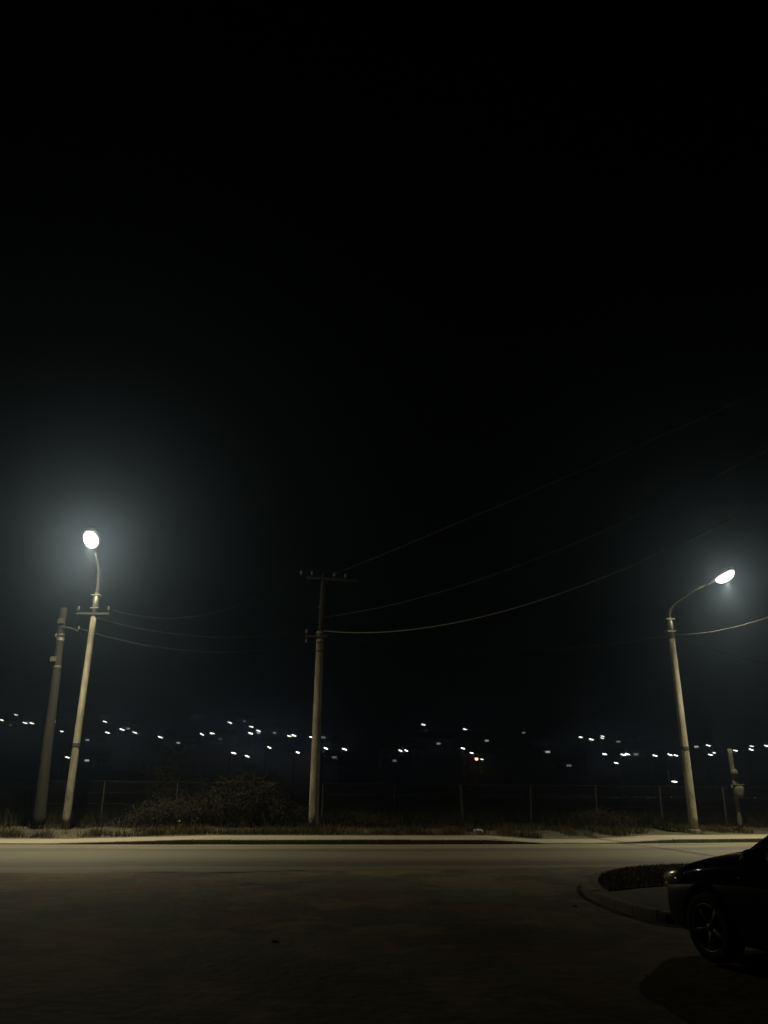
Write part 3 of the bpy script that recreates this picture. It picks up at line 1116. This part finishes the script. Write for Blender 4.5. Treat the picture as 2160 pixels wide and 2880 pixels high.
for sgn in (1, -1):
    for pts in ([(-0.44, 0.765, 0.95), (-0.82, 0.705, 1.19), (-1.18, 0.625, 1.375)], [(-1.78, 0.81, 0.93), (-1.80, 0.715, 1.22), (-1.84, 0.60, 1.43)], [(-3.10, 0.775, 0.95), (-2.86, 0.69, 1.17), (-2.50, 0.605, 1.375)]):
        bm = bmesh.new()
        tube(bm, [(a, b_ * sgn, c) for a, b_, c in pts], [0.035, 0.032, 0.03], 8)
        link('pillar', bm, m_paint, car, smooth=True)
# mirrors
for sgn in (1, -1):
    bm = bmesh.new()
    g_ = bmesh.ops.create_uvsphere(bm, u_segments=14, v_segments=8, radius=1)
    for v in g_['verts']:
        c_ = v.co
        v.co = Vector((-0.80 + (c_.x * 0.10 if c_.x > 0 else c_.x * 0.03), sgn * (0.955 + (abs(c_.y) ** 0.7) * (1 if c_.y > 0 else -1) * 0.115), 1.005 + (abs(c_.z) ** 0.7) * (1 if c_.z > 0 else -1) * 0.068))
    tube(bm, [(-0.76, sgn * 0.80, 0.95), (-0.79, sgn * 0.90, 0.97)], 0.025, 8)
    link('mirror', bm, m_paint, car, smooth=True)
# wipers at the cowl
for yy in (0.35, -0.25):
    bm = bmesh.new()
    tube(bm, [(-0.42, yy, 1.04), (-0.48, yy - 0.2, 1.085), (-0.51, yy - 0.50, 1.095)], [0.012, 0.010, 0.006], 6)
    link('wiper', bm, m_plastic, car)
# headlamps wrapping the corner, with an amber corner lens
for sgn in (1, -1):
    bm = bmesh.new()
    g_ = bmesh.ops.create_uvsphere(bm, u_segments=32, v_segments=18, radius=1)
    mt = Matrix.Translation((0.565, sgn * 0.675, 0.700)) @ Matrix.Rotation(sgn * R(-24), 4, 'Z') @ Matrix.Rotation(R(11), 4, 'Y')
    for v in g_['verts']:
        q = v.co
        v.co = mt @ Vector((q.x * 0.285, q.y * 0.165, q.z * 0.092 * (1.0 - 0.35 * q.x)))
    hl = link('headlight', bm, m_hl, car, smooth=True)
    bm = bmesh.new()
    g_ = bmesh.ops.create_uvsphere(bm, u_segments=14, v_segments=8, radius=1)
    mt = Matrix.Translation((0.755, sgn * 0.635, 0.605)) @ Matrix.Rotation(sgn * R(-38), 4, 'Z')
    for v in g_['verts']:
        v.co = mt @ Vector((v.co.x * 0.065, v.co.y * 0.085, v.co.z * 0.055))
    link('indicator', bm, m_amber, hl, smooth=True)
    bm = bmesh.new()
    g_ = bmesh.ops.create_uvsphere(bm, u_segments=12, v_segments=8, radius=1)
    for v in g_['verts']:
        v.co = Vector((0.42 + v.co.x * 0.035, sgn * (0.852 + v.co.y * 0.012), 0.70 + v.co.z * 0.018))
    link('side_repeater', bm, m_hl, car, smooth=True)
    bm = bmesh.new()
    box(bm, (-3.44, sgn * 0.42 - 0.14, 0.70), (-3.30, sgn * 0.42 + 0.14, 0.84), 0.02)
    link('tail_lamp', bm, m_red, car)
    for xx in (-1.55, -2.45):
        bm = bmesh.new()
        tube(bm, [(xx, sgn * 0.880, 0.80), (xx + 0.02, sgn * 0.912, 0.805), (xx + 0.16, sgn * 0.912, 0.805), (xx + 0.18, sgn * 0.880, 0.80)], 0.011, 8)
        link('door_handle', bm, m_chrome, car, smooth=True)
    # door shut lines as narrow dark strips set a hair proud
    for xx in (-0.62, -1.72):
        bm = bmesh.new()
        tube(bm, [(xx, sgn * 0.868, 0.30), (xx, sgn * 0.883, 0.55), (xx - 0.01, sgn * 0.868, 0.86)], 0.004, 4)
        link('door_seam', bm, m_plastic, car)
# grille, badge bar and number plate
bm = bmesh.new()
box(bm, (0.84, -0.36, 0.42), (0.905, 0.36, 0.56), 0.02)
gl = link('grille', bm, m_plastic, car)
for zc in (0.45, 0.49, 0.53):
    bm = bmesh.new()
    box(bm, (0.90, -0.33, zc - 0.006), (0.912, 0.33, zc + 0.006), 0.003)
    link('slat', bm, m_chrome, gl)
bm = bmesh.new()
box(bm, (0.89, -0.26, 0.30), (0.918, 0.26, 0.41), 0.004)
link('number_plate', bm, m_paper, car)


# wheels
def wheel(wx, sgn):
    w = empty('wheel', (wx, sgn * 0.79, 0.31), 0, car)
    w.rotation_euler = (R(-90) * sgn, 0, 0)   # local +Z outwards
    return w


bm = bmesh.new()
rg = lathe(bm, [(0.205, -0.10), (0.27, -0.105), (0.300, -0.085), (0.310, -0.05), (0.310, 0.05), (0.300, 0.085), (0.27, 0.105), (0.215, 0.10), (0.205, 0.09)], 40)
for k in range(40):
    bm.faces.new((rg[-1][k], rg[-1][(k + 1) % 40], rg[0][(k + 1) % 40], rg[0][k]))
bmesh.ops.recalc_face_normals(bm, faces=bm.faces)
ty = link('tyre', bm, m_tyre, None, smooth=True)
bm = bmesh.new()
lathe(bm, [(0.213, 0.098), (0.205, 0.103), (0.195, 0.090), (0.188, 0.03), (0.180, -0.08), (0.205, -0.095)], 40)
ri = link('rim', bm, m_rim, None, smooth=True)
bm = bmesh.new()
lathe(bm, [(0.19, 0.0), (0.001, 0.0)], 40)
bk = link('brake_disc', bm, m_plastic, None, smooth=True)
bm = bmesh.new()
lathe(bm, [(0.001, 0.085), (0.028, 0.083), (0.036, 0.07), (0.06, 0.062), (0.066, 0.03), (0.001, 0.03)], 20)
hb = link('hub_cap', bm, m_rim, None, smooth=True)
bm = bmesh.new()
vs8 = []
for (r_, hw, z0, z1) in ((0.035, 0.022, 0.02, 0.074), (0.11, 0.020, 0.03, 0.084), (0.196, 0.036, 0.05, 0.092)):
    vs8.append([bm.verts.new((r_, -hw, z0)), bm.verts.new((r_, hw, z0)), bm.verts.new((r_, hw * 0.8, z1)), bm.verts.new((r_, -hw * 0.8, z1))])
for a, b_ in zip(vs8, vs8[1:]):
    for k in range(4):
        bm.faces.new((a[k], a[(k + 1) % 4], b_[(k + 1) % 4], b_[k]))
bm.faces.new(vs8[0])
bm.faces.new(vs8[-1])
bmesh.ops.recalc_face_normals(bm, faces=bm.faces)
bmesh.ops.bevel(bm, geom=list(bm.edges), offset=0.004, segments=1, affect='EDGES')
sk = link('spoke', bm, m_rim, None, smooth=True)
protos = [ty, ri, bk, hb]
first = True
for wx in (0.0, -2.62):
    for sgn in (1, -1):
        w = wheel(wx, sgn)
        for p in protos:
            o = p if first else p.copy()
            if not first:
                C.objects.link(o)
            o.parent = w
        for k in range(5):
            o = sk if (first and k == 0) else sk.copy()
            if not (first and k == 0):
                C.objects.link(o)
            o.parent = w
            o.rotation_euler = (0, 0, R(72 * k + 15))
        first = False

# ------------------------------------------------------------------ lights of the hillside town
LIGHTS = [
    (-137.3, 287.0, 6.45, 0.90, 'L', 3), (-147.0, 315.5, 1.89, 0.10, 'H', 23), (-142.4, 308.5, 6.50, 0.50, 'L', 34), (-124.2, 277.0, 6.48, 1.00, 'L', 54), (-121.4, 276.0, 6.48, 0.90, 'L', 69),
    (-137.7, 332.5, 1.88, 0.30, 'H', 113), (-117.3, 284.0, 6.49, 1.00, 'L', 116), (-100.6, 251.0, 6.47, 0.60, 'L', 133), (-150.7, 374.5, 1.89, 0.30, 'H', 135), (-43.6, 112.0, 4.51, 1.00, 'L', 145),
    (-80.8, 221.5, 1.89, 0.35, 'H', 188), (-98.1, 267.0, 1.87, 0.30, 'H', 189), (-134.6, 385.5, 1.88, 0.15, 'H', 227), (-97.5, 280.0, 6.49, 1.00, 'L', 227), (-84.3, 245.5, 6.46, 0.90, 'L', 232),
    (-82.6, 253.5, 6.48, 1.00, 'L', 263), (-97.4, 306.0, 1.89, 0.40, 'H', 277), (-75.5, 244.0, 6.49, 0.90, 'L', 291), (-64.0, 231.0, 6.46, 1.00, 'L', 346), (-68.7, 262.5, 1.88, 0.20, 'H', 372),
    (-64.5, 254.0, 1.87, 0.30, 'H', 385), (-94.0, 399.0, 1.87, 0.15, 'H', 422), (-52.9, 235.0, 6.45, 0.90, 'L', 437), (-50.3, 236.5, 6.46, 1.00, 'L', 458), (-52.7, 261.0, 1.89, 0.12, 'H', 476),
    (-51.3, 268.0, 6.47, 0.70, 'L', 497), (-20.6, 112.0, 5.28, 1.00, 'L', 505), (-61.7, 356.0, 1.89, 0.35, 'H', 528), (-18.7, 112.0, 4.88, 0.90, 'L', 534), (-38.5, 234.0, 6.48, 1.00, 'L', 541),
    (-41.3, 252.0, 6.46, 0.90, 'L', 543), (-37.2, 240.0, 6.49, 0.80, 'L', 558), (-43.3, 280.0, 1.89, 0.40, 'H', 558), (-15.7, 112.0, 6.07, 1.00, 'L', 582), (-37.6, 279.5, 1.89, 0.25, 'H', 593),
    (-34.7, 283.0, 1.88, 0.20, 'H', 614), (-26.1, 225.0, 6.47, 1.00, 'L', 625), (-24.9, 226.0, 6.48, 1.00, 'L', 635), (-11.7, 112.0, 5.43, 0.90, 'L', 643), (-19.6, 221.5, 6.45, 0.90, 'L', 672),
    (-19.1, 260.0, 1.89, 0.15, 'H', 698), (-7.8, 112.0, 6.02, 1.00, 'L', 704), (-13.9, 226.0, 1.89, 0.41, 'R', 718), (-12.7, 215.5, 1.85, 0.10, 'H', 722), (-5.2, 112.0, 5.91, 1.20, 'L', 744),
    (2.8, 224.5, 1.89, 0.25, 'H', 846), (3.4, 208.0, 1.86, 0.10, 'H', 853), (2.6, 112.0, 5.79, 0.70, 'L', 865), (3.4, 112.0, 5.80, 0.70, 'L', 877), (7.4, 218.0, 1.89, 0.30, 'H', 884),
    (8.6, 244.5, 1.86, 0.20, 'H', 886), (13.0, 250.0, 6.49, 0.70, 'L', 915), (16.9, 240.0, 1.89, 0.20, 'H', 947), (11.3, 112.0, 6.16, 0.70, 'L', 1000), (24.5, 235.5, 6.48, 0.60, 'L', 1004),
    (12.5, 112.0, 5.57, 0.60, 'L', 1020), (24.7, 209.5, 1.83, 1.21, 'O', 1030), (31.3, 251.5, 1.87, 0.30, 'H', 1041), (13.9, 112.0, 4.74, 0.50, 'L', 1041), (32.5, 248.5, 1.90, 0.30, 'H', 1051),
    (51.0, 287.5, 1.88, 0.15, 'H', 1131), (45.9, 222.5, 1.89, 0.35, 'H', 1183), (46.5, 201.0, 1.89, 0.10, 'H', 1229), (54.2, 218.0, 6.45, 0.70, 'L', 1254), (55.7, 213.0, 6.49, 0.90, 'L', 1277),
    (59.6, 216.5, 6.46, 0.50, 'L', 1301), (61.0, 221.0, 6.47, 0.50, 'L', 1302), (31.0, 112.0, 5.56, 0.80, 'L', 1307), (75.9, 265.0, 1.89, 0.30, 'H', 1320), (32.5, 112.0, 4.41, 0.90, 'L', 1332),
    (76.0, 257.5, 1.90, 0.20, 'H', 1336), (85.5, 284.5, 1.89, 0.20, 'H', 1344), (33.6, 112.0, 5.50, 1.00, 'L', 1347), (34.2, 112.0, 5.59, 0.70, 'L', 1357), (69.8, 221.0, 1.89, 0.15, 'H', 1374),
    (74.7, 227.0, 1.85, 0.40, 'H', 1397), (38.0, 112.0, 5.43, 0.80, 'L', 1415), (40.1, 112.0, 5.55, 0.70, 'L', 1448), (40.3, 112.0, 2.03, 1.20, 'L', 1457), (40.9, 112.0, 5.48, 1.10, 'L', 1460),
    (97.8, 249.5, 1.88, 0.40, 'H', 1505), (83.7, 205.5, 6.50, 0.90, 'L', 1531), (45.7, 112.0, 5.60, 0.80, 'L', 1535), (46.3, 112.0, 5.87, 0.50, 'L', 1543), (49.3, 112.0, 6.18, 0.80, 'L', 1589),
    (51.5, 112.0, 6.35, 1.20, 'L', 1623), (95.2, 206.5, 6.49, 0.50, 'L', 1624), (99.9, 208.0, 6.44, 1.00, 'L', 1657),
]

OFFS = [(-300.0, 140.0), (-318.0, 158.0), (-290.0, 172.0), (-330.0, 185.0), (-305.0, 205.0), (-280.0, 122.0)]
ORD = ['first', 'second', 'third', 'fourth', 'fifth', 'sixth', 'seventh', 'eighth', 'ninth', 'tenth', 'eleventh', 'twelfth', 'thirteenth', 'fourteenth', 'fifteenth', 'sixteenth']
ZONES = [(90, 'left of the stout pole'), (175, 'between the two left poles'), (300, 'between left lamp and bramble'), (480, 'above the low bramble'), (680, 'above the big bramble mound'), (900, 'just right of middle pole'), (1150, 'midway between middle pole and right lamp'), (1330, 'well left of right lamp pole'), (1490, 'just left of right lamp pole'), (1583, 'between right lamp and box post'), (9999, 'right of the box post')]


def zone(sx):
    for k, (lim, t) in enumerate(ZONES):
        if sx < lim:
            return t


def lamp_mat(b_):
    lv = round(b_, 1)
    return mat('hillside_lamp_glow_%d' % int(lv * 10), (0.8, 0.8, 0.8), emit=(1.0, 0.97, 0.88), estr=16.0 * lv ** 2)


bm = bmesh.new()
tube(bm, [(0, 0, -0.5), (0, 0, 0.5)], 0.055, 6)
pm = link('pole', bm, m_matt)
pm_me = pm.data
bpy.data.objects.remove(pm)
HEADS = {}


def head_me(b_):
    lv = round(b_, 1)
    if lv not in HEADS:
        k = 0.7 + 0.35 * lv
        bm = bmesh.new()
        g_ = bmesh.ops.create_uvsphere(bm, u_segments=12, v_segments=8, radius=1)
        for v in g_['verts']:
            c = v.co
            v.co = Vector((c.x * 0.70 * k, c.y * 0.28, c.z * 0.15 * k * (0.6 if c.z > 0 else 1)))
        me = bpy.data.meshes.new('lamp_head')
        bm.to_mesh(me)
        bm.free()
        for p in me.polygons:
            p.use_smooth = True
        me.materials.append(lamp_mat(b_))
        HEADS[lv] = me
    return HEADS[lv]


cnt = {}


def hillside_lamp(x, y, hgt, b_, label):
    z = hz(x, y)
    r = empty('hillside_lamp', (x, y, z), math.atan2(-x, y))
    tag(r, label, 'street light', 'white lights scattered over the far hillside')
    o = bpy.data.objects.new('pole', pm_me)
    C.objects.link(o)
    o.parent = r
    o.location = (-0.5, 0.2, hgt / 2 + 0.05)
    o.scale = (1, 1, hgt + 0.3)
    o = bpy.data.objects.new('lamp_head', head_me(b_))
    C.objects.link(o)
    o.parent = r
    o.location = (0, 0, hgt)
    o.rotation_euler = (0, R(random.gauss(15, 4)), 0)
    o.scale = (random.uniform(0.85, 1.15) * y / 255, 1, random.uniform(0.85, 1.15) * y / 255)


def house_proto(col, estr):
    key = 'pane_%s_%d' % (col, int(estr * 100))
    rgb = {'w': (0.9, 0.9, 0.85), 'o': (1.0, 0.5, 0.16), 'r': (0.9, 0.18, 0.16)}[col]
    return mat(key, (0.4, 0.4, 0.35), emit=rgb, estr=estr)


def build(bmf, name):
    bm = bmesh.new()
    bmf(bm)
    me = bpy.data.meshes.new(name)
    bm.normal_update()
    bm.to_mesh(me)
    bm.free()
    return me


def roof_f(bm):
    v = [bm.verts.new(c) for c in [(-4.4, -3.4, 3.0), (4.4, -3.4, 3.0), (4.4, 3.4, 3.0), (-4.4, 3.4, 3.0), (-4.4, 0, 4.9), (4.4, 0, 4.9)]]
    for f in ((0, 1, 5, 4), (2, 3, 4, 5), (0, 4, 3), (1, 2, 5), (3, 2, 1, 0)):
        bm.faces.new([v[i] for i in f])


wall_me = build(lambda b_: box(b_, (-4, -3, -2.0), (4, 3, 2.99)), 'wall')
wall_me.materials.append(m_wall_h)
roof_me = build(roof_f, 'roof')
roof_me.materials.append(m_roof_h)
chim_me = build(lambda b_: box(b_, (1.8, -0.3, 3.6), (2.5, 0.4, 5.5), 0.03), 'chimney')
chim_me.materials.append(m_wall_h)
door_me = build(lambda b_: box(b_, (1.2, -3.06, 0.0), (2.2, -2.98, 2.1), 0.02), 'door')
door_me.materials.append(m_door_h)
frame_me = build(lambda b_: box(b_, (-0.68, -0.05, -0.48), (0.68, 0.03, 0.48), 0.02), 'window')
frame_me.materials.append(m_porc)
pane_me = build(lambda b_: box(b_, (-0.6, -0.075, -0.40), (0.6, -0.04, 0.40)), 'pane')


def hillside_house(x, y, hgt, b_, col, label):
    z = hz(x, y)
    r = empty('hillside_house', (x, y, z + hgt - 1.6), math.atan2(-x, y) + random.uniform(-0.25, 0.25))
    tag(r, label, 'house', 'houses scattered over the far hillside')
    off = random.choice((-1.5, -0.4))

    def add(nm, me, par, loc=(0, 0, 0), m=None):
        o = bpy.data.objects.new(nm, me)
        C.objects.link(o)
        o.parent = par
        o.location = loc
        if m:
            o.material_slots[0].link = 'OBJECT'
            o.material_slots[0].material = m
        return o
    # the lit window sits at the light's own place: body shifted behind it
    add('wall', wall_me, r, (-off, 3.05, 0))
    rf = add('roof', roof_me, r, (-off, 3.05, 0))
    add('chimney', chim_me, rf)
    add('door', door_me, r, (-off, 3.05, 0))
    es = {'w': b_ * 2.0, 'o': 12.0, 'r': 2.5}[col]
    w = add('window', frame_me, r, (0, 0, 1.6))
    add('pane', pane_me, w, (0, 0, 0), house_proto(col, round(es, 2)))
    w.scale = (1, 1, 0.62) if col == 'w' else (0.75, 1, 0.6)
    w2 = add('window', frame_me, r, (-off + (3.0 if off < -1 else -2.8), 0, 1.6))
    add('pane', pane_me, w2, (0, 0, 0), m_dark_pane)


pane_me.materials.append(m_dark_pane)
for (x, y, hgt, b_, kind, sx) in LIGHTS:
    zt = zone(sx)
    c = cnt[(zt, kind)] = cnt.get((zt, kind), 0) + 1
    if kind == 'L':
        hillside_lamp(x, y, hgt, b_, 'white light on the dark hillside, %s from left %s' % (ORD[c - 1], zt))
    else:
        lb = {'H': 'dim hillside house window, %s from left %s' % (ORD[c - 1], zt), 'R': 'hillside house with one small red glowing window, right of middle pole', 'O': 'hillside house with bright orange glowing window'}[kind]
        hillside_house(x, y, hgt, b_, {'H': 'w', 'R': 'r', 'O': 'o'}[kind], lb)

for k, (x, y) in enumerate(OFFS):
    hillside_lamp(x, y, 8.0, 1.0, 'white hillside light far to the left, %s from the road, mirrored in car door' % ORD[k])

# ------------------------------------------------------------------ thin volume added to imitate lens glare around the lamps
bm = bmesh.new()
box(bm, (-700, -340, -6), (700, 700, 95))
hzo = link('glare_haze', bm, None)
hm = bpy.data.materials.new('lens_glare_volume')
hm.use_nodes = True
ht = hm.node_tree
ht.nodes.remove(ht.nodes['Principled BSDF'])
pv = ht.nodes.new('ShaderNodeVolumePrincipled')
pv.inputs['Color'].default_value = (0.47, 0.65, 0.96, 1)
pv.inputs['Density'].default_value = GLARE_DENSITY
pv.inputs['Anisotropy'].default_value = 0.87
ht.links.new(pv.outputs[0], ht.nodes['Material Output'].inputs['Volume'])
hzo.data.materials.append(hm)
hzo['kind'] = 'stuff'
hzo['label'] = 'thin added mist imitating lens glare around the street lamps'
hzo['category'] = 'glare_haze'
